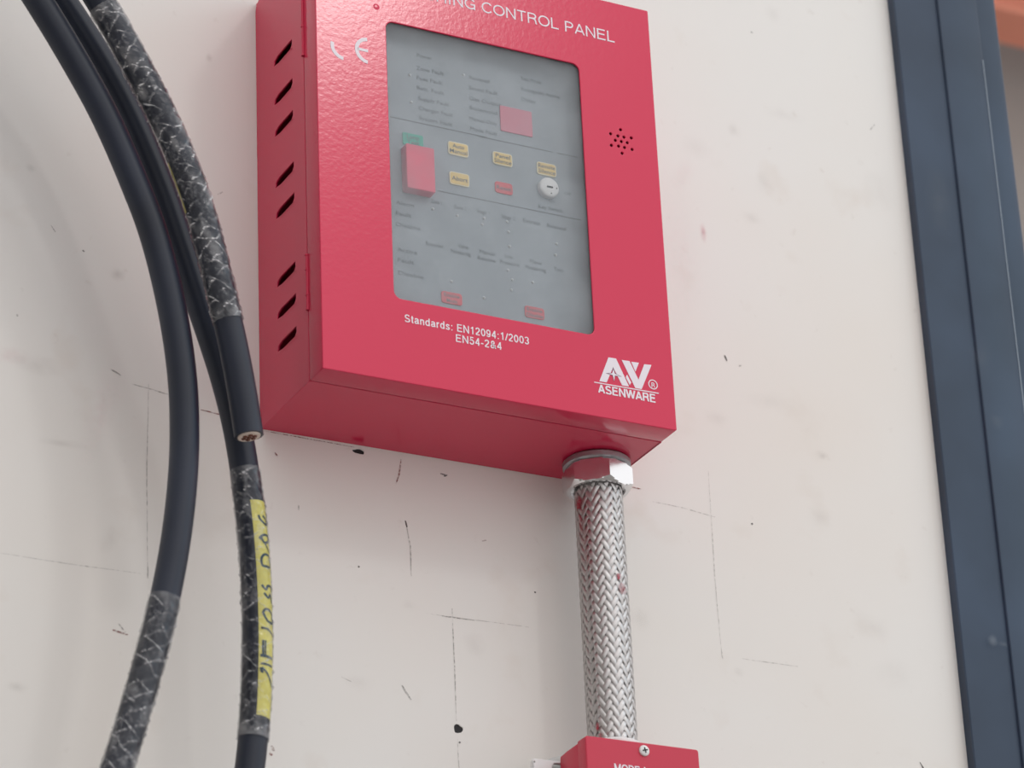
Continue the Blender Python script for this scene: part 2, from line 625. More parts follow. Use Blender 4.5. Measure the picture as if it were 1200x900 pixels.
# wall with two real drill holes
hole_a = at(537, 854, 0)
hole_b = at(420.5, 529, 0)
holes = []
for (c, r, sq) in ((hole_a, 0.0040, 0.9), (hole_b, 0.0052, 0.42)):
    lp = []
    for k in range(14):
        a = 2 * math.pi * k / 14
        rr = r * (1 + 0.10 * math.sin(3 * a + c.x * 50) + 0.06 * math.sin(5 * a))
        lp.append((c.x + rr * math.cos(a), c.z + rr * sq * math.sin(a)))
    holes.append(lp)
outer = [(-4.5, -2.6), (DOORX - 0.012, -2.6), (DOORX - 0.012, 3.6), (-4.5, 3.6)]
wm = flat([outer] + holes, -0.15, 0.0)
wall_back = tag(link('wall_back', wm, WALL), kind='structure')
for c in (hole_a, hole_b):
    link('hole_shade_plug', lathe([(0.0, -0.001), (0.0075, -0.001), (0.0075, -0.0024), (0.0, -0.0026)], (c.x, 0, c.z), (0, -1, 0), 16), BLACK, wall_back)  # black plug set in each hole stands in for the shade inside
wm2 = box(DOORX + 1.1, 5.0, 0.0, 0.15, -2.6, 3.6)
tag(link('wall_right', wm2, WALL), kind='structure')
tag(link('floor', box(-4.6, 6, -9, 3.2, -2.7, -2.6), CONC), kind='structure')
tag(link('left_light_block', box(-4.6, -4.5, -9, 0.15, -2.6, 3.6), DIMWALL), kind='structure')  # unseen slab added to cut the ambient light from the left

# the room behind the doorway
tag(link('wall_far', box(0.0, 5.0, 2.6, 2.7, -2.6, 3.6), BROWN), kind='structure')
pa, pb = at(1150, -4, 2.45), at(1230, 18, 2.45)
oz = (pa.z + pb.z) / 2
beam = link('roof_beam', join(box(0.2, 4.5, 2.40, 2.415, oz - 0.075, oz + 0.055), box(0.2, 4.5, 2.36, 2.47, oz + 0.055, oz + 0.063),
                              box(0.2, 4.5, 2.36, 2.47, oz - 0.083, oz - 0.075)), ORANGE, origin=(0.2, 2.45, oz))
tag(beam, 'orange painted steel beam seen through the doorway at top right corner', 'beam')
duct = link('overhead_pipe', lathe([(0.0, 0), (0.10, 0), (0.10, 4.3), (0.0, 4.3)], (0.2, 2.3, oz + 0.175), (1, 0, 0), 24), BLACK,
            origin=(0.2, 2.3, oz + 0.175), smooth=40)
tag(duct, 'dark round pipe running above the orange beam beyond the doorway', 'pipe')

# the door frame: a pressed steel profile running up the edge of the wall
fx = lambda px, py, Y: at(px, py, Y).x
X0 = XF
X1 = fx(1130, 300, -0.010)
X2 = fx(1180, 300, -0.013)
X3 = fx(1170, 0, -0.004)
prof = [(X0, 0.0), (X0 - 0.0002, -0.0092), (X0 + 0.0008, -0.0100), (X1 - 0.0004, -0.0102), (X1, -0.0110), (X1 + 0.0002, -0.0122), (X1 + 0.0010, -0.0128),
        (X2 - 0.0018, -0.0130), (X2 - 0.0004, -0.0124), (X2 + 0.0004, -0.0045), (X3 - 0.010, -0.0045), (X3 - 0.005, -0.0030),
        (X3 - 0.0015, 0.0008), (X3, 0.006), (X3, 0.15), (X3 - 0.006, 0.16), (X0, 0.16), (X0, 0.151), (X3 - 0.012, 0.151), (X3 - 0.012, 0.0)]
v, f = [], []
for z in (-2.6, 3.6):
    v += [(x, y, z) for (x, y) in prof]
n = len(prof)
for i in range(n):
    j = (i + 1) % n
    f.append((i, j, n + j, n + i))
fm = pydata(v, f)
bm = bmesh.new()
bm.from_mesh(fm)
bmesh.ops.recalc_face_normals(bm, faces=bm.faces)
bm.to_mesh(fm)
bm.free()
frame = tag(link('trim_1', fm, FRAME, smooth=25), kind='structure')


ed = box(X2 - 0.0016, X2 - 0.0006, -0.01325, -0.0120, -2.6, at(1150, 70, -0.013).z)  # thin pale strip along the ridge of the frame
link('pale_edge', ed, FRAMEEDGE, frame)


def blob(px, py, w, h, Y, strength, slant=0.0, n=9):
    """a soft-edged smear lying on a plane y = Y; fold fades it out to its rim"""
    c = at(px, py, Y)
    s = (at(px + 1, py, Y) - c).length
    rx, rz = w * s / 2, h * s / 2
    v, f, a = [c.copy()], [], [strength * 0.42]
    N = 20
    for i in range(1, 5):
        for k in range(N):
            t = 2 * math.pi * k / N
            r = i / 4 * (1 + 0.25 * mnoise.noise((math.cos(t) * 1.3 + px, math.sin(t) * 1.3 + py, 0)))
            x, z = rx * r * math.cos(t), rz * r * math.sin(t)
            v.append(Vector((c.x + x + slant * z, c.y, c.z + z)))
            a.append(strength * 0.42 * (1 - i / 4) ** 1.2)
    for k in range(N):
        f.append((0, 1 + k, 1 + (k + 1) % N))
    for i in range(3):
        for k in range(N):
            q = 1 + i * N
            k2 = (k + 1) % N
            f.append((q + k, q + N + k, q + N + k2, q + k2))
    me = pydata(v, f)
    at_ = me.attributes.new('fold', 'FLOAT', 'POINT')
    at_.data.foreach_set('value', a)
    return me


def wall_line(name, pts, wpx, m, Y=-0.00025, parent=None):
    P = [at(x, y, Y) for x, y in pts]
    Q = []
    for i in range(len(P) - 1):
        k = max(2, int((P[i + 1] - P[i]).length / 0.006))
        for t in range(k):
            q = P[i].lerp(P[i + 1], t / k)
            q = q + Vector((mnoise.noise(q * 90), 0, mnoise.noise(q * 90 + Vector((9, 0, 0))))) * 0.0003
            Q.append(q)
    Q.append(P[-1])
    wd = []
    for i in range(len(Q)):
        d = (Q[min(i + 1, len(Q) - 1)] - Q[max(i - 1, 0)]).normalized()
        wd.append(Vector((-d.z, 0, d.x)))
    return link(name, strip_mesh(Q, wd, wpx * 0.00077), m, parent or wall_back)


for pts, w, m in (
        ([(530, 713), (533, 790), (535, 845)], 1.2, PENCIL), ([(536, 866), (538, 900), (540, 930)], 1.0, FAINT),
        ([(518, 722), (556, 727)], 1.3, PENCIL), ([(500, 719), (620, 735)], 0.9, FAINT),
        ([(830, 552), (838, 680), (846, 770)], 1.3, FAINT), ([(846, 764), (847, 772)], 1.5, PENCIL),
        ([(765, 588), (800, 595), (838, 606)], 1.3, FAINT), ([(870, 772), (935, 781)], 1.2, FAINT),
        ([(0, 648), (75, 660), (165, 672)], 1.1, FAINT), ([(174, 450), (172, 560), (173, 675)], 1.2, FAINT),
        ([(173, 664), (173, 678)], 1.6, PENCIL), ([(130, 433), (142, 440)], 2.0, PENCIL),
        ([(155, 450), (190, 460), (218, 468)], 1.4, PENCIL), ([(235, 480), (262, 487)], 1.5, REDMARK),
        ([(475, 610), (481, 640), (482, 675)], 1.4, PENCIL), ([(475, 610), (477, 618)], 1.8, DARKMARK),
        ([(470, 538), (468, 555), (464, 567)], 1.8, REDMARK), ([(516, 555), (524, 557), (520, 558)], 1.8, DARKMARK),
        ([(471, 803), (476, 812), (482, 820)], 2.2, PENCIL), ([(849, 416), (852, 423)], 2.4, DARKMARK),
        ([(866, 429), (869, 428)], 2.0, PENCIL), ([(1078, 893), (1082, 900), (1084, 906)], 1.8, DARKMARK),
        ([(738, 570), (745, 572), (752, 573)], 1.6, REDMARK), ([(132, 738), (150, 744)], 2.2, REDMARK),
        ([(139, 731), (147, 741)], 1.6, PENCIL), ([(322, 530), (326, 536)], 2.0, REDMARK), ([(350, 592), (350, 598)], 1.5, PENCIL),
        ([(400, 793), (412, 799)], 1.0, FAINT), ([(318, 874), (321, 880)], 3.0, REDMARK), ([(316, 882), (319, 885)], 3.0, REDMARK),
        ([(255, 228), (261, 225)], 1.6, PENCIL), ([(1020, 152), (1025, 146)], 1.6, PENCIL), ([(565, 634), (570, 633)], 1.4, REDMARK),
        ([(627, 693), (627, 695)], 2.2, DARKMARK), ([(420, 663), (421, 665)], 2.2, DARKMARK), ([(538, 869), (539, 871)], 2.4, DARKMARK),
        ([(880, 37), (882, 39)], 2.4, PENCIL), ([(881, 613), (882, 615)], 2.4, DARKMARK), ([(60, 264), (65, 272)], 1.2, PENCIL),
        ([(20, 368), (21, 371)], 2.2, PENCIL), ([(310, 505), (360, 514), (415, 524)], 1.1, REDMARK), ([(97, 293), (99, 295)], 2.0, DARKMARK)):
    wall_line('scratch', pts, w, m)
for (px, py, w, h, s, m, sl) in (
        (824, 273, 9, 26, 0.9, PINKSMEAR, 0.0), (800, 205, 26, 46, 0.16, PINKSMEAR, 0.3), (800, 300, 50, 190, 0.09, PINKSMEAR, 0.0),
        (860, 152, 18, 18, 0.30, SOFTSTAIN, 0), (815, 172, 40, 30, 0.18, SOFTSTAIN, 0), (895, 215, 22, 34, 0.25, SOFTSTAIN, 0),
        (880, 255, 24, 16, 0.3, SOFTSTAIN, 0), (905, 15, 20, 22, 0.25, SOFTSTAIN, 0), (918, 135, 50, 16, 0.16, SOFTSTAIN, -0.3),
        (963, 534, 20, 12, 0.3, SOFTSTAIN, 0), (960, 605, 30, 22, 0.25, SOFTSTAIN, 0), (1020, 735, 50, 34, 0.2, SOFTSTAIN, -.4),
        (866, 788, 16, 12, 0.35, SOFTSTAIN, 0), (1050, 790, 60, 40, 0.15, SOFTSTAIN, 0), (752, 725, 24, 30, 0.30, SOFTSTAIN, 0),
        (36, 197, 14, 12, 0.5, SOFTSTAIN, 0), (138, 322, 22, 20, 0.5, SOFTSTAIN, 0), (245, 68, 10, 12, 0.5, SOFTSTAIN, 0),
        (45, 428, 60, 30, 0.4, SOFTSTAIN, 0), (75, 520, 70, 12, 0.35, SOFTSTAIN, 0), (128, 632, 24, 40, 0.45, SOFTSTAIN, .3),
        (20, 805, 30, 16, 0.4, SOFTSTAIN, 0), (556, 755, 30, 34, 0.25, SOFTSTAIN, 0), (480, 710, 24, 14, 0.25, SOFTSTAIN, 0),
        (420, 800, 40, 20, 0.2, SOFTSTAIN, 0), (235, 320, 30, 60, 0.15, PINKSMEAR, 0.2), (120, 480, 40, 160, 0.15, PINKSMEAR, 0.3),
        (15, 417, 50, 26, 0.35, PINKSMEAR, 0), (1030, 225, 44, 60, 0.16, SOFTSTAIN, 0), (900, 470, 60, 26, 0.18, SOFTSTAIN, 0),
        (660, 600, 40, 34, 0.3, SOFTSTAIN, 0), (840, 490, 30, 20, 0.22, SOFTSTAIN, 0)):
    link('smear', blob(px, py, w, h, -0.00015, s, sl), m, wall_back)
for (px, py, w, h, s, sl) in ((1120, 10, 46, 4, 0.8, -2.2), (1163, 750, 14, 16, 0.9, 0), (1177, 755, 16, 5, 0.5, 0), (1100, 235, 34, 90, 0.35, 0),
                              (1150, 420, 30, 50, 0.22, 0), (1168, 495, 18, 22, 0.3, 0)):
    link('smear', blob(px, py, w, h, -0.0137 if px > 1125 else -0.0106, s, sl), CHALK, frame)

# ------------------------------------------------------------------ red control panel
panel = empty('control_panel', (W / 2, 0, 0),
              'red steel extinguishing control panel with grey window, side louvres and white logo', 'control panel')
YB = 0.0930       # depth of the body; the door starts just past it
t = 0.0016
# louvre slots of the left side, (front pixel, rear pixel) of each
SLOTS = [((342, 48), (321, 77)), ((342.5, 94.5), (321, 122.5)), ((343, 131), (321, 161)), ((344, 191), (322, 221)), ((344.5, 228), (322.5, 257)),
         ((346, 309), (324, 336)), ((347, 346), (324, 374)), ((348, 384), (324.8, 412))]


def on_left(px, py):
    d = ray(px, py)
    q = CAM + d * ((0 - CAM.x) / d.x)
    return (-q.y, q.z)


slot_loops, slot_boxes = [], []
for a, b in SLOTS:
    ua, za = on_left(*a)
    ub, zb = on_left(*b)
    zc = (za + zb) / 2
    u1, u0 = 0.0705, 0.0350
    hh = 0.0037
    slot_boxes.append((u0, u1, zc))
    lp = [(u0 + 0.0, zc - hh * 0.55), (u0 + 0.010, zc - hh), (u1 - 0.003, zc - hh), (u1, zc - hh * 0.3), (u1, zc + hh), (u0 + 0.008, zc + hh),
          (u0 + 0.002, zc + hh * 0.55)]
    slot_loops.append(lp)
side = flat([rrect(0.0, YB - 0.0006, 0.0, H, (0.001, 0.001, 0.001, 0.009))] + slot_loops, -t, 0.0, 0.0004, 'left', 0.0)
body = join(side, box(W - t, W, -YB + 0.0006, 0, 0, H), box(0.0008, W - 0.0004, -YB + 0.0006, 0, 0.0, t, 0.0004), box(0.0008, W - t, -YB + 0.0006, 0, H - t, H, 0.0004),
            box(t, W - t, -t, -0.0002, t, H - t),
            box(t, 0.008, -YB + 0.0006, -YB + 0.0022, t, H - t), box(W - 0.008, W - t, -YB + 0.0006, -YB + 0.0022, t, H - t),
            box(t, W - t, -YB + 0.0006, -YB + 0.0022, t, 0.008), box(t, W - t, -YB + 0.0006, -YB + 0.0022, H - 0.008, H - t))
link('body', body, RED, panel)
# pressed louvre hoods behind every slot
for (u0, u1, zc) in slot_boxes:
    v, f = [], []
    N = 9
    for i in range(N):
        s_ = i / (N - 1)
        u = u0 - 0.003 + (u1 - u0 + 0.003) * s_
        dep = 0.0034 * math.sin(math.pi * min(1.0, s_ * 0.5 + 0.08)) if i < N - 1 else 0.0034
        v += [(0.0002, -u, zc - 0.0042), (-dep * 0.22, -u, zc - 0.0052), (0.0002, -u, zc - 0.0066)]
        if i:
            q = 3 * i
            f += [(q - 3, q - 2, q + 1, q), (q - 2, q - 1, q + 2, q + 1)]
    link('louvre_lip', pydata(v, f), RED, panel, smooth=180)

# door: folded sheet with a window cut-out and sounder holes
wx0, wx1, wz0, wz1 = 0.0603, 0.2318, 0.0695, 0.3118
snd = [(803, 651), (753, 671), (790, 682), (820, 688), (857, 692), (777, 704), (807, 710), (837, 716), (757, 729), (793, 733), (823, 740), (861, 750), (811, 769)]
shole = []
for (a, b) in snd:
    x, z = xz(540 + a * 0.23333, b * 0.23333, -D)
    shole.append(circle(x, z, 0.00125, 10))
front = flat([rrect(0, W, 0, H, 0.0012, 3), rrect(wx0, wx1, wz0, wz1, 0.0065, 6)] + shole, -0.0016, 0.0, 0.0007, 'front', -D)
lip = flat([rrect(0, W, 0, H, 0.0012, 3), rrect(0.0016, W - 0.0016, 0.0016, H - 0.0016, 0.0006, 2)], YB + 0.0006, D - 0.0009, 0.0003, 'front', 0.0)
door = link('door', join(front, lip), RED, panel)
# pane and its gasket
link('window_pane', flat([rrect(wx0 - 0.004, wx1 + 0.004, wz0 - 0.004, wz1 + 0.004, 0.006, 4)], -0.0040, -0.0019, 0.0, 'front', -D), PANE, panel)
# hinges on the left seam
for zt, zb in ((H - 0.0035, on_left(354, 67)[1]), (on_left(360, 299)[1], on_left(361, 363)[1])):
    hg = link('hinge', lathe([(0.0, 0), (0.0013, 0), (0.0013, zt - zb), (0.0, zt - zb)], (-0.0002, -YB + 0.0004, zb), (0, 0, 1), 14), RED, panel, smooth=40)
    for q in (0.0, 0.27, 0.73, 1.0):
        zz = zb + (zt - zb) * q
        link('knuckle_ring', lathe([(0.0010, -0.0006), (0.0017, -0.0005), (0.0017, 0.0005), (0.0010, 0.0006)], (-0.0003, -YB + 0.0004, zz), (0, 0, 1), 14), RED, hg, smooth=40)

# lettering on the door
Yd = -D - 0.00004
cw = xz(720, 50, -D)[0]
link('lettering', sign_text('EXTINGUISHING CONTROL PANEL', 0.2668, 0.3402, Yd, 0.0100, 0.2400, 0.125, 'RIGHT'), PRINT, door)
sx0, sz0 = xz(474, 377, -D)
sx1 = xz(620, 402, -D)[0]
link('lettering', sign_text('Standards: EN12094:1/2003', sx0, sz0 - 0.0001, Yd, 0.0064, sx1 - sx0, 0.15, track=0.09), PRINT, door)
sx2, sz2 = xz(534, 401, -D)
sx3 = xz(588, 409, -D)[0]
link('lettering', sign_text('EN54-2&4', sx2, sz2 + 0.0004, Yd, 0.0064, sx3 - sx2, 0.15, track=0.09), PRINT, door)


def lg(x, y):
    return xz(685 + x / 12, 410 + y / 12, -D)


def logo_part(pts, m=None, th=0.00016, bev=0):
    return flat([[lg(*p) for p in pts]], 0, th, 0, 'front', Yd)


logo = [logo_part([(335, 106), (442, 124), (625, 517), (528, 500), (400, 246), (310, 459), (208, 441)]),
        logo_part([(522, 143), (632, 160), (757, 420), (838, 203), (940, 214), (802, 553), (712, 537)]),
        logo_part([(655, 168), (763, 183), (714, 308)]),
        logo_part([(596, 348), (656, 462), (634, 496), (578, 384)]),
        logo_part([(135, 448), (1042, 606), (1042, 620), (135, 462)]),
        flat([circle(*lg(962, 488), 0.0042, 24), circle(*lg(962, 488), 0.0034, 24)], 0, 0.00016, 0, 'front', Yd)]
x, z = lg(940, 520)
logo.append(sign_text('R', x + 0.0000, z - 0.0004, Yd, 0.0042, 0.0030, 0.16))
ax, az = lg(195, 600)
bx_, bz_ = lg(1003, 740)
logo.append(sign_text('ASENWARE', ax, (az + bz_) / 2 - 0.0003, Yd, 0.0072, bx_ - ax, 0.20, track=0.06))
link('logo', join(*logo), PRINT, door)
star = lambda k: [(405 + k * (x - 405), 345 + k * (y - 345)) for x, y in
                  ((400, 243), (428, 330), (522, 379), (428, 368), (414, 442), (392, 362), (296, 330), (384, 325))]
link('logo_star', flat([[lg(*p) for p in star(1.02)]], 0, 0.00022, 0, 'front', Yd), INK2, door)
link('logo_star', flat([[lg(*p) for p in [(403, 275), (424, 338), (505, 376), (424, 362), (414, 438), (394, 356), (330, 336), (386, 331)]]], 0, 0.00028, 0, 'front', Yd), PRINT, door)


def arc(cx, cz, r0, r1, a0, a1, n=18):
    o = [(cx + r1 * math.cos(math.radians(a0 + (a1 - a0) * k / n)), cz + r1 * math.sin(math.radians(a0 + (a1 - a0) * k / n))) for k in range(n + 1)]
    i = [(cx + r0 * math.cos(math.radians(a0 + (a1 - a0) * k / n)), cz + r0 * math.sin(math.radians(a0 + (a1 - a0) * k / n))) for k in range(n + 1)]
    return o + i[::-1]


ex, ez = xz(432, 60, -D)
ce = [flat([arc(ex, ez, 0.0088, 0.0118, 96, 264)], 0, 0.00016, 0, 'front', Yd),
      flat([[(ex - 0.0092, ez - 0.0012), (ex - 0.0006, ez - 0.0012), (ex - 0.0006, ez + 0.0012), (ex - 0.0092, ez + 0.0012)]], 0, 0.00016, 0, 'front', Yd)]
cx_, cz_ = xz(403.5, 55.5, -D)
ce.append(flat([arc(cx_, cz_, 0.0088, 0.0118, 165, 264)], 0, 0.00016, 0, 'front', Yd))
link('conformity_mark', join(*ce), PRINT, door)
for (px, py, r) in ((441, 8, 0.0028), (565, 39, 0.0008), (459, 386, 0.0006), (435, 178, 0.0006), (431, 180, 0.0004)):
    x, z = xz(px, py, -D)
    link('paint_blister', lathe([(r, 0), (r * 0.85, r * 0.04), (r * 0.5, r * 0.07), (0.0, r * 0.08)], (x, -D, z), (0, -1, 0), 14), RED, door, smooth=180)

# inner membrane panel behind the window
YP = -(D - 0.0150)
inner = link('membrane_panel', flat([rrect(0.030, 0.262, 0.040, 0.342, 0.003, 3)], -0.002, 0.0, 0, 'front', YP), PLATE, panel)
S = 0.00077


def ptxt(s, px, py, cap=4.6, width=None, m=INK, align='LEFT', lift=0.0):
    x, z = xz(px, py, YP)
    return link('lettering', text_mesh(s, x, z, YP - 0.00004 - lift, cap * S, width * S if width else None, align), m, inner)


def pline(a, b, w=1.1):
    p, q = xz(*a, YP), xz(*b, YP)
    zz = (p[1] + q[1]) / 2
    link('rule_line', flat([[(p[0], zz - w * S / 2), (q[0], zz - w * S / 2), (q[0], zz + w * S / 2), (p[0], zz + w * S / 2)]], 0, 0.0001, 0, 'front', YP - 0.00003), INK, inner)


def key(px, py, w, h, m, rim=None, lines=(), cap=4.6, lift=0.0009, ink=INK, r=0.0022):
    x, z = xz(px, py, YP)
    w, h = w * S, h * S
    k = link('button', flat([rrect(x - w / 2, x + w / 2, z - h / 2, z + h / 2, r, 4)], 0, lift, 0.0003, 'front', YP), rim or m, inner)
    top = YP - lift
    if rim:
        link('button_face', flat([rrect(x - w / 2 + 0.0009, x + w / 2 - 0.0009, z - h / 2 + 0.0009, z + h / 2 - 0.0009, r * 0.6, 4)], 0, 0.0002, 0, 'front', top), m, inner)
        top -= 0.0002
    nl = len(lines)
    for i, s in enumerate(lines):
        zz = z + ((nl - 1) / 2 - i) * 6.0 * S - cap * S / 2
        link('lettering', text_mesh(s, x, zz, top - 0.00003, cap * S, min(w * 0.86, len(s) * cap * 0.72 * S), 'CENTER', bold=0.006), ink, inner)


for i, s in enumerate(('Power', 'Zone Fault', 'Fuse Fault', 'Batt. Fault', 'Supply Fault', 'Charger Fault', 'System Fault')):
    ptxt(s, (488.5, 488, 488.5, 488.5, 490, 490.5, 491)[i], (66.5, 81.5, 93, 104.5, 117, 128.5, 140)[i], width=(17, 31, 29, 31, 35, 39, 38)[i])
for i, s in enumerate(('Released', 'Sound Fault', 'Gas Output', 'Solenoid', 'Manual Only', 'Mode Fault')):
    ptxt(s, (550, 549.5, 550, 550, 550, 551)[i], (92.5, 104.5, 117, 128, 140.5, 152.5)[i], width=(23, 33, 37, 32, 32, 31)[i])
for i, s in enumerate(('Test Mode', 'Extinguish Active', 'Delay')):
    ptxt(s, (610, 611, 611)[i], (93.5, 106, 118)[i], width=(24, 45, 17)[i])
pline((457, 137), (571, 161))
pline((560, 159), (648, 179))
pline((653, 179.5), (676, 184))
pline((513, 224.5), (681, 257))
# red display, keys, flip cover, key switch
key(604.5, 142.5, 37, 30, PINK, r=0.001)
key(483.5, 164.5, 23, 14, GREEN, lines=('Lamp', 'Test'), cap=4.8, r=0.0012)
key(536.5, 175.5, 23, 15.5, YELLOW, YRIM, ('Auto', 'Manual'))
key(588.5, 187, 22.5, 15, YELLOW, YRIM, ('Panel', 'Silence'))
key(640, 199, 22.5, 15, YELLOW, YRIM, ('Remote', 'Silence'))
key(538, 210.5, 22.5, 15, YELLOW, YRIM, ('Abort',), cap=5)
key(590, 221, 20, 13, REDKEY, None, ('Reset',), cap=5)
key(529, 350, 23, 13, REDKEY, None, ('Enable', 'Mode'), cap=4)
key(626, 367, 22, 13, REDKEY, None, ('Enable', 'Disable'), cap=4)
x0, z0 = xz(487.0, 203, YP)
fc = link('flip_cover', flat([rrect(x0 - 0.0122, x0 + 0.0122, z0 - 0.0195, z0 + 0.0195, 0.0012, 3)], 0, 0.0095, 0.0008, 'front', YP), REDCOV, inner)
x, z = xz(641, 222, YP)
ks = link('key_switch', lathe([(0.0085, 0), (0.0085, 0.004), (0.0079, 0.0047), (0.0072, 0.0050), (0.0, 0.0050)], (x, YP, z), (0, -1, 0), 28), WHITEPL, inner, smooth=35)
link('key_slot', flat([rrect(x - 0.0028, x + 0.0028, z - 0.0003 - 0.0008, z + 0.0008 - 0.0003, 0.0003, 2)], 0, 0.0002, 0, 'front', YP - 0.0050), BLACK, inner)
link('key_dot', flat([circle(x + 0.0060, z - 0.0004, 0.0006, 8), circle(x + 0.0010, z - 0.0058, 0.0006, 8)], 0, 0.0002, 0, 'front', YP - 0.0050), BLACK, inner)
ptxt('Off', 661, 228, 3.6, 8)
ptxt('On', 643, 236.5, 3.6, 7)
ptxt('Key Switch', 631, 243.5, 4.4, 28)
for s, px, py, w in (('Alarm', 464, 239, 20), ('Fault', 464, 251.5, 17), ('Disable', 464, 264.5, 27), ('Zone 1', 505, 237.5, 12), ('Zone 2', 532, 244, 14),
                     ('Stage 1', 559, 249, 14), ('Stage 2', 588, 255.5, 15), ('Extract', 613, 260, 20), ('Released', 641, 266, 22),
                     ('Active', 465.5, 294, 22), ('Fault', 466, 306.5, 18), ('Disable', 466.5, 321.5, 28), ('Sounder', 499, 287, 20), ('Valve', 537, 290, 11),
                     ('Monitoring', 528.5, 296, 22), ('Manual', 562, 296.5, 17), ('Release', 560, 304, 20), ('Low', 592, 302, 9), ('Pressure', 586, 308.5, 22),
                     ('Flow', 621, 308, 14), ('Monitoring', 616, 314.5, 23), ('Test', 649, 317, 11)):
    ptxt(s, px, py, 4.6, w)
LED = mat('clear_led', (0.62, 0.64, 0.66, 1), 0.3)
for (px, py) in ((507, 245), (536, 253), (567, 256), (594, 260), (565, 263), (596, 272), (652, 286), (651, 299), (597, 289), (529, 330), (595, 317), (600, 328), (599, 340), (567, 349), (624, 331), (480, 88), (543, 88), (482, 120)):
    x, z = xz(px, py, YP)
    link('indicator_lamp', lathe([(0.0013, 0), (0.0012, 0.0006), (0.0007, 0.0011), (0, 0.0013)], (x, YP, z), (0, -1, 0), 10), LED, inner, smooth=180)

# ------------------------------------------------------------------ flexible conduit
GX, GY = 0.2700, -0.0410
ZT, ZBOT = -0.0262, -0.2420
RC = 0.0187
cond = empty('flexible_conduit', (GX, GY, ZBOT), 'braided steel flexible conduit with hex gland under the red control panel', 'conduit')
# lock ring and threaded neck against the underside of the panel
link('lock_ring', lathe([(0.0, -0.0004), (0.0255, -0.0004), (0.0270, -0.0018), (0.0270, -0.0056), (0.0250, -0.0070), (0.0, -0.0070)], (GX, GY, 0), (0, 0, 1), 40), ZINC, cond, smooth=35)
camd = Vector((CAM.x - GX, CAM.y - GY, 0)).normalized()
rt = Vector((-camd.y, camd.x, 0))
if rt.dot(RIGHT) < 0:
    rt = -rt
nrm = camd * math.cos(math.radians(9)) - rt * math.sin(math.radians(9))
base_a = math.atan2(nrm.y, nrm.x) + math.radians(30)


def hexring(R, z, chamf=0):
    return [Vector((GX + R * math.cos(base_a + k * math.pi / 3), GY + R * math.sin(base_a + k * math.pi / 3), z)) for k in range(6)]


bm = bmesh.new()
NR = 144


def ring(r, z):
    return [bm.verts.new((GX + r * math.cos(base_a + 2 * math.pi * k / NR), GY + r * math.sin(base_a + 2 * math.pi * k / NR), z)) for k in range(NR)]


def hexr(k, RR):
    a = (k % (NR // 6)) / (NR // 6) * math.pi / 3
    return RR * math.cos(math.pi / 6) / math.cos(a - math.pi / 6)


def hring(RR, z, lim=1.0):
    out = []
    for k in range(NR):
        r = min(hexr(k, RR), RR * lim)
        out.append(bm.verts.new((GX + r * math.cos(base_a + 2 * math.pi * k / NR), GY + r * math.sin(base_a + 2 * math.pi * k / NR), z)))
    return out


RH = 0.0282
rings = [ring(0.020, -0.0072), hring(RH, -0.0074, 0.91)]
# chamfered hex: corners drop away toward top and bottom
r1 = []
for k in range(NR):
    r = hexr(k, RH)
    drop = max(0, (r / RH - 0.905)) * 0.014
    a = base_a + 2 * math.pi * k / NR
    r1.append(bm.verts.new((GX + r * math.cos(a), GY + r * math.sin(a), -0.0080 - drop)))
r2 = []
for k in range(NR):
    r = hexr(k, RH)
    drop = max(0, (r / RH - 0.905)) * 0.014
    a = base_a + 2 * math.pi * k / NR
    r2.append(bm.verts.new((GX + r * math.cos(a), GY + r * math.sin(a), -0.0243 + drop)))
rings += [r1, r2, hring(RH, -0.0252, 0.905), ring(0.0242, -0.0262), ring(0.0215, -0.0262), ring(0.0208, -0.0230), ring(0.0, -0.0225)]
for i in range(len(rings) - 1):
    for k in range(NR):
        k2 = (k + 1) % NR
        bm.faces.new((rings[i][k], rings[i][k2], rings[i + 1][k2], rings[i + 1][k]))
link('gland_nut', bm_mesh(bm), STEEL, cond, smooth=12)
link('inner_tube', lathe([(RC - 0.0016, ZBOT), (RC - 0.0016, -0.0225)], (GX, GY, 0), (0, 0, 1), 40), CORE, cond, smooth=180)
# the woven braid: 24 flat strands each way, two over, two under
NS, PV = 22, 0.0085
v, f, ac = [], [], []
turn = NS * PV
sub = 4
z_lo, z_hi = ZBOT - 0.004, -0.0228
half = PV / 2
ncross = int((z_hi - z_lo) / half)
sw = 0.0020
for sgn in (1, -1):
    for j in range(NS):
        base = len(v)
        for i in range(ncross * sub + 1):
            zc = z_lo + i * half / sub
            th = 2 * math.pi * (j / NS + sgn * (zc - z_lo) / turn)
            s_ = sgn * math.cos(2 * math.pi * (th * NS / math.pi - 0.5) / 4)
            rr = RC + 0.00055 * max(-1, min(1, 1.5 * s_))
            rad = Vector((math.cos(th), math.sin(th), 0))
            tang = Vector((-math.sin(th), math.cos(th), 0)) * sgn * RC * 2 * math.pi / turn + Vector((0, 0, 1))
            tang.normalize()
            wd = rad.cross(tang)
            c = Vector((GX, GY, zc)) + rad * rr
            for q, (o_, hgt) in enumerate(((-1, -0.0007), (-0.5, -0.0001), (0.5, -0.0001), (1, -0.0007))):
                v.append(c + wd * sw * o_ + rad * hgt)
                ac.append((o_ + 1) / 2)
            if i:
                q = base + 4 * i
                for w_ in range(3):
                    f.append((q - 4 + w_, q - 3 + w_, q + 1 + w_, q + w_))
bme = pydata(v, f)
bme.attributes.new('across', 'FLOAT', 'POINT').data.foreach_set('value', ac)
braid = link('braid', bme, STRAND, cond, smooth=180)
braid['kind'] = 'stuff'


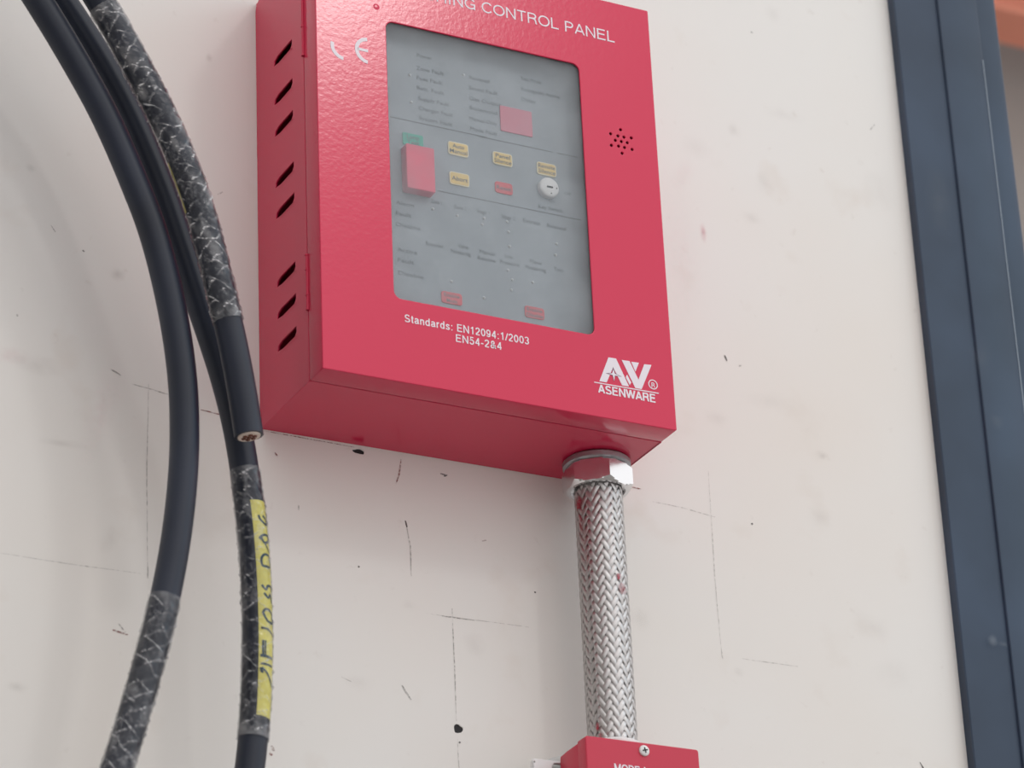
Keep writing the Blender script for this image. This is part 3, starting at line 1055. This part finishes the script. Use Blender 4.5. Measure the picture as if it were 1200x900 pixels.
def dab(px, py, w, h, s):
    """paint on the braid: a curved patch hugging the conduit"""
    o = (px - (703 + (py - 575) * 13 / 285)) / 26.5
    ang = math.asin(max(-0.98, min(0.98, o)))
    d = camd * math.cos(ang) + rt * math.sin(ang)
    z = at(px, py, GY + d.y * RC).z
    v, f, a = [], [], []
    N = 7
    a0 = math.atan2(d.y, d.x)
    for i in range(N):
        for j in range(N):
            u, t_ = i / (N - 1) * 2 - 1, j / (N - 1) * 2 - 1
            th = a0 + u * w * 0.00077 / 2 / RC
            zz = z + t_ * h * 0.00077 / 2
            v.append((GX + (RC + 0.0009) * math.cos(th), GY + (RC + 0.0009) * math.sin(th), zz))
            a.append(s * max(0, 1 - (u * u + t_ * t_) ** 1.5 + 0.4 * mnoise.noise((u * 2 + px, t_ * 2 + py, 0))))
    for i in range(N - 1):
        for j in range(N - 1):
            q = i * N + j
            f.append((q, q + 1, q + N + 1, q + N))
    me = pydata(v, f)
    me.attributes.new('fold', 'FLOAT', 'POINT').data.foreach_set('value', a)
    return me


for (px, py, w, h, s) in ((682, 591, 14, 16, 0.95), (685, 615, 7, 26, 0.4), (724, 676, 6, 8, 0.9), (728, 690, 12, 14, 0.5), (701, 852, 5, 10, 0.9), (704, 862, 6, 6, 0.6), (690, 640, 10, 60, 0.16)):
    link('paint_dab', dab(px, py, w, h, s), REDDAB, cond)
link('collar', lathe([(0.0, 0.0), (0.0224, 0.0), (0.0224, 0.0095), (0.0210, 0.0110), (0.0190, 0.0110)], (GX, GY, -0.2465), (0, 0, 1), 36), WHITEPL, cond, smooth=35)

# ------------------------------------------------------------------ red box at the foot of the conduit
YF = -0.0760
tlx, tlz = xz(686, 863.5, YF)
trx, trz = xz(818.5, 877.5, YF)
topz = (tlz + trz) / 2 + 0.0003
mid = (tlx + trx) / 2
cbx = empty('selector_box', (mid, 0, topz - 0.11), 'small red box with white lettering and one cross screw below the conduit', 'switch box')
v2 = flat([rrect(tlx, trx, topz - 0.11, topz, 0.0022, 4)], -0.0130, 0.0, 0.0009, 'front', YF)
link('front_cover', v2, RED2, cbx)
zz0 = topz - 0.0022
prof = [(YF + 0.0125, zz0 + 0.0), (YF + 0.030, zz0 - 0.0005), (YF + 0.041, zz0 - 0.0016), (YF + 0.0418, zz0 - 0.006), (YF + 0.0418, topz - 0.107), (YF + 0.0125, topz - 0.108)]
v, f = [], []
for xx in (tlx + 0.0003, trx - 0.0003):
    v += [(xx, y, z) for y, z in prof]
n = len(prof)
f = [tuple(range(n)), tuple(reversed(range(n, 2 * n)))] + [(i, n + i, n + (i + 1) % n, (i + 1) % n) for i in range(n)]
me = pydata(v, f)
bm = bmesh.new()
bm.from_mesh(me)
bmesh.ops.recalc_face_normals(bm, faces=bm.faces)
bmesh.ops.bevel(bm, geom=bm.edges[:], offset=0.0008, segments=2, affect='EDGES', profile=0.5)
bm.to_mesh(me)
bm.free()
link('rear_housing', me, RED2, cbx, smooth=35)
sx, sz = xz(754.5, 880, YF)
scr = link('screw', lathe([(0.0, 0), (0.0043, 0), (0.0043, 0.0010), (0.0036, 0.0018), (0.0022, 0.0022), (0, 0.0023)], (sx, YF + 0.0001, sz), (0, -1, 0), 24), WHITEPL, cbx, smooth=180)
link('screw_slot', flat([[(sx + a * 0.0001 * c - b * 0.0001 * s, sz + a * 0.0001 * s + b * 0.0001 * c) for a, b in
                          ((-22, -5), (-5, -5), (-5, -22), (5, -22), (5, -5), (22, -5), (22, 5), (5, 5), (5, 22), (-5, 22), (-5, 5), (-22, 5))
                          for (c, s) in ((math.cos(0.25), math.sin(0.25)),)]], 0, 0.0003, 0, 'front', YF - 0.0021), BLACK, scr)
mx, mz = xz(720, 904, YF)
link('lettering', sign_text('MODE I', mx, mz - 0.0003, YF - 0.00004, 0.0066, 35 * S, 0.17, track=0.08), PRINT, cbx)

# white fitting on the wall behind the red box
YW = -0.030
wx_, wz_ = xz(624, 889, YW)
fit = empty('wall_fitting', (wx_ + 0.03, 0, wz_ - 0.07), 'white plastic fitting on the wall left of the small red box', 'fitting')
wxa = tlx - 0.002
link('flange', flat([rrect(wx_, wxa + 0.03, wz_ - 0.07, wz_ + 0.0005, 0.002, 3), circle(wx_ + 0.0017, wz_ - 0.0022, 0.0007, 8),
                     rrect(xz(647, 895, YW)[0], wxa + 0.022, wz_ - 0.050, xz(650, 894, YW)[1], 0.004, 4)], -0.0045, 0, 0.0006, 'front', YW), WHITEPL, fit)
link('hub', lathe([(0.0, 0.0), (0.030, 0.0), (0.030, 0.020), (0.0275, 0.0225), (0.0, 0.0225)], (wx_ + 0.034, 0, wz_ - 0.021), (0, -1, 0), 40), GREYPL, fit, smooth=35)
link('standoff', box(wx_ + 0.012, wxa + 0.03, -0.0256, -0.0222, wz_ - 0.066, wz_ - 0.006), BLACK, fit)

# ------------------------------------------------------------------ hanging cables
def catmull(pts, per=10):
    P = [pts[0] + (pts[0] - pts[1])] + pts + [pts[-1] + (pts[-1] - pts[-2])]
    out = []
    for i in range(1, len(P) - 2):
        p0, p1, p2, p3 = P[i - 1], P[i], P[i + 1], P[i + 2]
        d01, d12, d23 = [max(1e-6, (b - a).length) ** 0.5 for a, b in ((p0, p1), (p1, p2), (p2, p3))]
        m1 = (p2 - p1) + d12 * ((p1 - p0) / d01 - (p2 - p0) / (d01 + d12))
        m2 = (p2 - p1) + d12 * ((p3 - p2) / d23 - (p3 - p1) / (d12 + d23))
        for k in range(per):
            t_ = k / per
            t2, t3 = t_ * t_, t_ ** 3
            out.append(p1 * (2 * t3 - 3 * t2 + 1) + m1 * (t3 - 2 * t2 + t_) + p2 * (-2 * t3 + 3 * t2) + m2 * (t3 - t2))
    out.append(P[-2])
    return out


def resample(pts, step):
    L = [0.0]
    for a, b in zip(pts, pts[1:]):
        L.append(L[-1] + (b - a).length)
    n = max(2, int(L[-1] / step))
    out, j = [], 0
    for i in range(n + 1):
        s_ = L[-1] * i / n
        while j < len(L) - 2 and L[j + 1] < s_:
            j += 1
        out.append(pts[j].lerp(pts[j + 1], (s_ - L[j]) / max(1e-9, L[j + 1] - L[j])))
    return out


class Cable:
    def __init__(self, px, R_, step=0.003):
        P = [at(x, y, Y) for x, y, Y in px]
        Q = P
        for _ in range(1):
            Q = [Q[0]] + [(Q[i - 1] + Q[i] * 4 + Q[i + 1]) / 6 for i in range(1, len(Q) - 1)] + [Q[-1]]
        self.c = resample(catmull(Q, 12), step)
        self.R = R_
        self.fr = []
        n = len(self.c)
        for i, p in enumerate(self.c):
            t_ = (self.c[min(i + 1, n - 1)] - self.c[max(i - 1, 0)]).normalized()
            view = (CAM - p)
            fr_ = (view - t_ * view.dot(t_)).normalized()      # side turned to the room
            sd = t_.cross(fr_).normalized()
            if sd.dot(RIGHT) < 0:
                sd = -sd
            self.fr.append((t_, fr_, sd))

    def row(self, py):
        """index along the cable whose centre projects nearest to image row py"""
        best, bi = 1e9, 0
        for i, p in enumerate(self.c):
            q = p - CAM
            y = 450 - FPX * q.dot(UP) / q.dot(FWD)
            if abs(y - py) < best:
                best, bi = abs(y - py), i
        return bi

    def pt(self, i, ang, r):
        i0 = max(0, min(len(self.c) - 1, int(i)))
        i1 = min(len(self.c) - 1, i0 + 1)
        k = i - i0
        _, a, b = self.fr[i0]
        return self.c[i0].lerp(self.c[i1], k) + (a * math.cos(ang) + b * math.sin(ang)) * r

    def tube(self, i0, i1, rad, n=28, cap=True):
        v, f = [], []
        idx = list(range(i0, i1 + 1))
        for i in idx:
            for k in range(n):
                th = 2 * math.pi * k / n
                r = rad(i, th) if callable(rad) else rad
                v.append(self.pt(i, th, r))
        for a in range(len(idx) - 1):
            for k in range(n):
                k2 = (k + 1) % n
                f.append((a * n + k, (a + 1) * n + k, (a + 1) * n + k2, a * n + k2))
        if cap:
            f.append(tuple(range(n)))
            f.append(tuple(reversed(range((len(idx) - 1) * n, len(idx) * n))))
        me = pydata(v, f)
        bm = bmesh.new()
        bm.from_mesh(me)
        bmesh.ops.recalc_face_normals(bm, faces=bm.faces)
        bm.to_mesh(me)
        bm.free()
        return me

    def film(self, i0, i1, seed, pitch=0.0125, base=0.01, dens=1.0):
        """loose clear film wound round the cable, creased and ridged"""
        n = 64
        SUBD = 3
        v, f, a = [], [], []
        total = (i1 - i0) * SUBD
        step = (self.c[1] - self.c[0]).length / SUBD
        for q in range(total + 1):
            i = i0 + q / SUBD
            s_ = q * step
            e = min(1, q / 6, (total - q) / 6)
            for k in range(n):
                th = 2 * math.pi * k / n
                w1 = mnoise.noise((math.cos(th) * 2.2 + seed, math.sin(th) * 2.2, s_ * 90))
                w2 = mnoise.noise((math.cos(th) * 5 + seed, math.sin(th) * 5, s_ * 260 + 7))
                w3 = mnoise.noise((math.cos(th) * 1.6 + seed + 5, math.sin(th) * 1.6, s_ * 60))
                h = s_ / pitch + 4 * th / (2 * math.pi) + 0.16 * w1 + 0.25 * w3
                ridge1 = max(0, 1 - abs(h % 1.0 - 0.5) * 2 / 0.085) * min(1, max(0.12, 0.6 + 1.6 * w3))
                h2 = s_ / (pitch * 1.3) - 3 * th / (2 * math.pi) + 0.25 * w3
                ridge2 = max(0, 1 - abs(h2 % 1.0 - 0.5) * 2 / 0.07) * min(1, max(0.05, 0.45 - 2.0 * w1))
                cr = max(0, 1 - abs(w2) / 0.09)
                r = self.R + 0.0007 + 0.0005 * w1 + 0.0011 * ridge1 + 0.0009 * ridge2 + 0.0008 * w2
                v.append(self.pt(i, th, max(self.R + 0.00015, r)))
                cloud = max(0, w3 + 0.15 * w2 - 0.12)
                a.append(min(0.9, base + dens * (0.85 * ridge1 + 0.75 * ridge2 + 0.16 * cr * (w1 > 0) + 0.36 * cloud) + 0.20 * max(0, 1 - min(q, total - q) / 12) * (0.6 + w1)) * (0.6 + 0.4 * e))
        for q in range(total):
            for k in range(n):
                k2 = (k + 1) % n
                f.append((q * n + k, (q + 1) * n + k, (q + 1) * n + k2, q * n + k2))
        me = pydata(v, f)
        me.attributes.new('fold', 'FLOAT', 'POINT').data.foreach_set('value', a)
        return me


RA = 0.0107
A = Cable([(-640, -1150, -.105), (-450, -780, -.105), (-280, -500, -.105), (-170, -320, -.105), (-85, -190, -.105), (-40, -130, -.105), (3, -65, -.104), (45, 0, -.103), (77, 53, -.102), (122, 128, -.10), (168, 240, -.10), (178, 264, -.10), (203, 360, -.10),
           (215, 442, -.10), (216.8, 510, -.10), (215, 560, -.10), (206, 640, -.10), (190, 720, -.10), (168, 800, -.10), (138.5, 900, -.10), (105, 990, -.10), (62, 1090, -.10), (-60, 1330, -.10)], RA)
B = Cable([(-605, -1150, -.078), (-415, -780, -.078), (-245, -500, -.078), (-135, -320, -.078), (-50, -190, -.078), (-10, -125, -.078), (31, -62, -.078), (72.5, 0, -.077), (101.5, 43, -.076), (132.5, 95, -.075), (157, 141, -.075), (195.5, 237, -.075), (204, 264, -.074), (236, 360, -.073),
           (264, 442, -.072), (277, 494, -.072), (286, 545, -.072), (297, 625, -.072), (302, 720, -.072), (301, 800, -.072), (298.5, 845, -.072), (293.5, 900, -.072), (280, 985, -.072), (262, 1080, -.072), (205, 1330, -.072)], RA)
Cc = Cable([(-555, -1150, -.118), (-365, -780, -.118), (-195, -490, -.118), (-83, -305, -.118), (3, -170, -.118), (43, -110, -.118), (81, -55, -.118), (117, 0, -.118), (148.5, 55, -.118), (189.5, 132, -.118), (211.5, 182, -.117), (232.5, 240, -.116), (240.5, 266, -.116), (263.5, 360, -.116),
            (272, 398, -.116), (283, 453, -.116), (291.8, 511, -.116)], RA)
tops = []
specs = ((A, 'power_cable', 'thick black cable bending left at its foot, leftmost of the three', 'hanging black cables'),
         (B, 'power_cable', 'thick black cable carrying a yellow handwritten tag under clear film', 'hanging black cables'),
         (Cc, 'power_cable', 'black cable ending in a bare cut end beside the red control panel', 'hanging black cables'))
roots = []
for (c, nm, lb, gr) in specs:
    low = c.c[-1]
    r = empty(nm, low, lb, 'cable', gr)
    roots.append(r)
    n = len(c.c)
    link('sheath', c.tube(0, n - 1, c.R), CABLE, r, smooth=60)
link('film_wrap', A.film(A.row(702), A.row(1040), 1.3, dens=0.9), FILM, roots[0], smooth=180)
link('film_wrap', B.film(B.row(550), B.row(868), 5.1, base=0.0, dens=0.7), FILM, roots[1], smooth=180)
link('film_wrap', Cc.film(Cc.row(6), Cc.row(376), 9.7, dens=1.0), FILM, roots[2], smooth=180)


def hug(c, i0, i1, a0, a1, off, ni=None, na=8):
    ni = ni or max(2, int(i1 - i0))
    v, f = [], []
    for i in range(ni + 1):
        for k in range(na + 1):
            v.append(c.pt(i0 + (i1 - i0) * i / ni, a0 + (a1 - a0) * k / na, c.R + off))
    for i in range(ni):
        for k in range(na):
            q = i * (na + 1) + k
            f.append((q, q + 1, q + na + 2, q + na + 1))
    return pydata(v, f)


tagm = link('name_tag', hug(B, B.row(592), B.row(846), 0.10, 1.75, 0.00022), TAGY, roots[1], smooth=180)
# yellow sliver under the film of the cut cable
link('name_tag', hug(Cc, Cc.row(186), Cc.row(246), -1.65, -1.12, 0.00022), TAGY, roots[2], smooth=180)


def pen(pts, w=2.5):
    """hand-drawn stroke, in picture rows and columns, laid round the tagged cable"""
    P = []
    for (x, y) in pts:
        i = B.row(y)
        q = B.c[i] - CAM
        cxp = 600 + FPX * q.dot(RIGHT) / q.dot(FWD)
        o = max(-0.97, min(0.97, (x - cxp) / 14.3))
        P.append((i + 0.0, math.asin(o)))
    st = (B.c[1] - B.c[0]).length
    loop = catmull([Vector((i * st, a * B.R, 0)) for i, a in P], 5)
    v, f = [], []
    for k, p in enumerate(loop):
        d = (loop[min(k + 1, len(loop) - 1)] - loop[max(k - 1, 0)])
        d = d.normalized() if d.length > 0 else Vector((1, 0, 0))
        nn = Vector((-d.y, d.x, 0)) * w * 0.00077 / 2
        for q in (p - nn, p + nn):
            v.append(B.pt(q.x / st, q.y / B.R, B.R + 0.00034))
        if k:
            f.append((2 * k - 2, 2 * k - 1, 2 * k + 1, 2 * k))
    return pydata(v, f)


def c1(*p):
    return [(285 + x / 9, 590 + y / 9) for x, y in p]


def c2(*p):
    return [(285 + x / 9, 685 + y / 9) for x, y in p]


def c3(*p):
    return [(275 + x / 7.5, 760 + y / 7.5) for x, y in p]


strokes = [pen(c1((150, 165), (165, 220), (205, 270), (242, 262))), pen(c1((185, 185), (215, 225), (240, 245))),
           pen(c1((190, 440), (165, 405), (195, 372), (228, 392), (235, 430), (205, 452), (180, 425))), pen(c1((205, 455), (225, 490), (248, 535)), 1.6),
           pen(c1((240, 605), (208, 598), (183, 645), (192, 695), (225, 722), (250, 715))), pen(c1((240, 605), (255, 650), (258, 690)), 1.5),
           pen(c2((185, 50), (222, 85), (235, 45), (268, 72), (275, 110))), pen(c2((205, 155), (240, 200), (255, 155), (278, 205))),
           pen(c2((215, 390), (198, 345), (228, 318), (272, 335), (290, 395), (272, 440), (238, 415), (213, 388))),
           pen(c2((180, 508), (228, 518), (285, 562)), 2.2), pen(c2((207, 650), (205, 720), (205, 790)), 4.4), pen(c2((172, 790), (225, 792), (278, 800)), 2.8),
           pen(c3((222, 192), (258, 165), (302, 188)), 2.2), pen(c3((228, 205), (262, 250), (288, 300), (298, 350)), 2.4), pen(c3((222, 200), (228, 235), (240, 250)), 2.6)]
link('handwriting', join(*strokes), PEN, tagm)

# cut end of the third cable: sheath rim, filler and seven cores
e = Cc.c[-1]
tn = Cc.fr[-1][0]
link('filler', lathe([(0.0, 0.0010), (0.0082, 0.0010), (0.0084, 0.0), (0.0084, -0.003)], e, tn, 28), FILLER, roots[2], smooth=40)
a_, b_ = Cc.fr[-1][1], Cc.fr[-1][2]
for k in range(7):
    off = Vector((0, 0, 0)) if k == 6 else (a_ * math.cos(k * math.pi / 3 + 0.3) + b_ * math.sin(k * math.pi / 3 + 0.3)) * 0.0041
    link('conductor', lathe([(0.0, 0.0020), (0.00165, 0.0018), (0.0018, 0.0014), (0.0018, -0.002)], e + off, tn, 12), COPPER, roots[2], smooth=40)
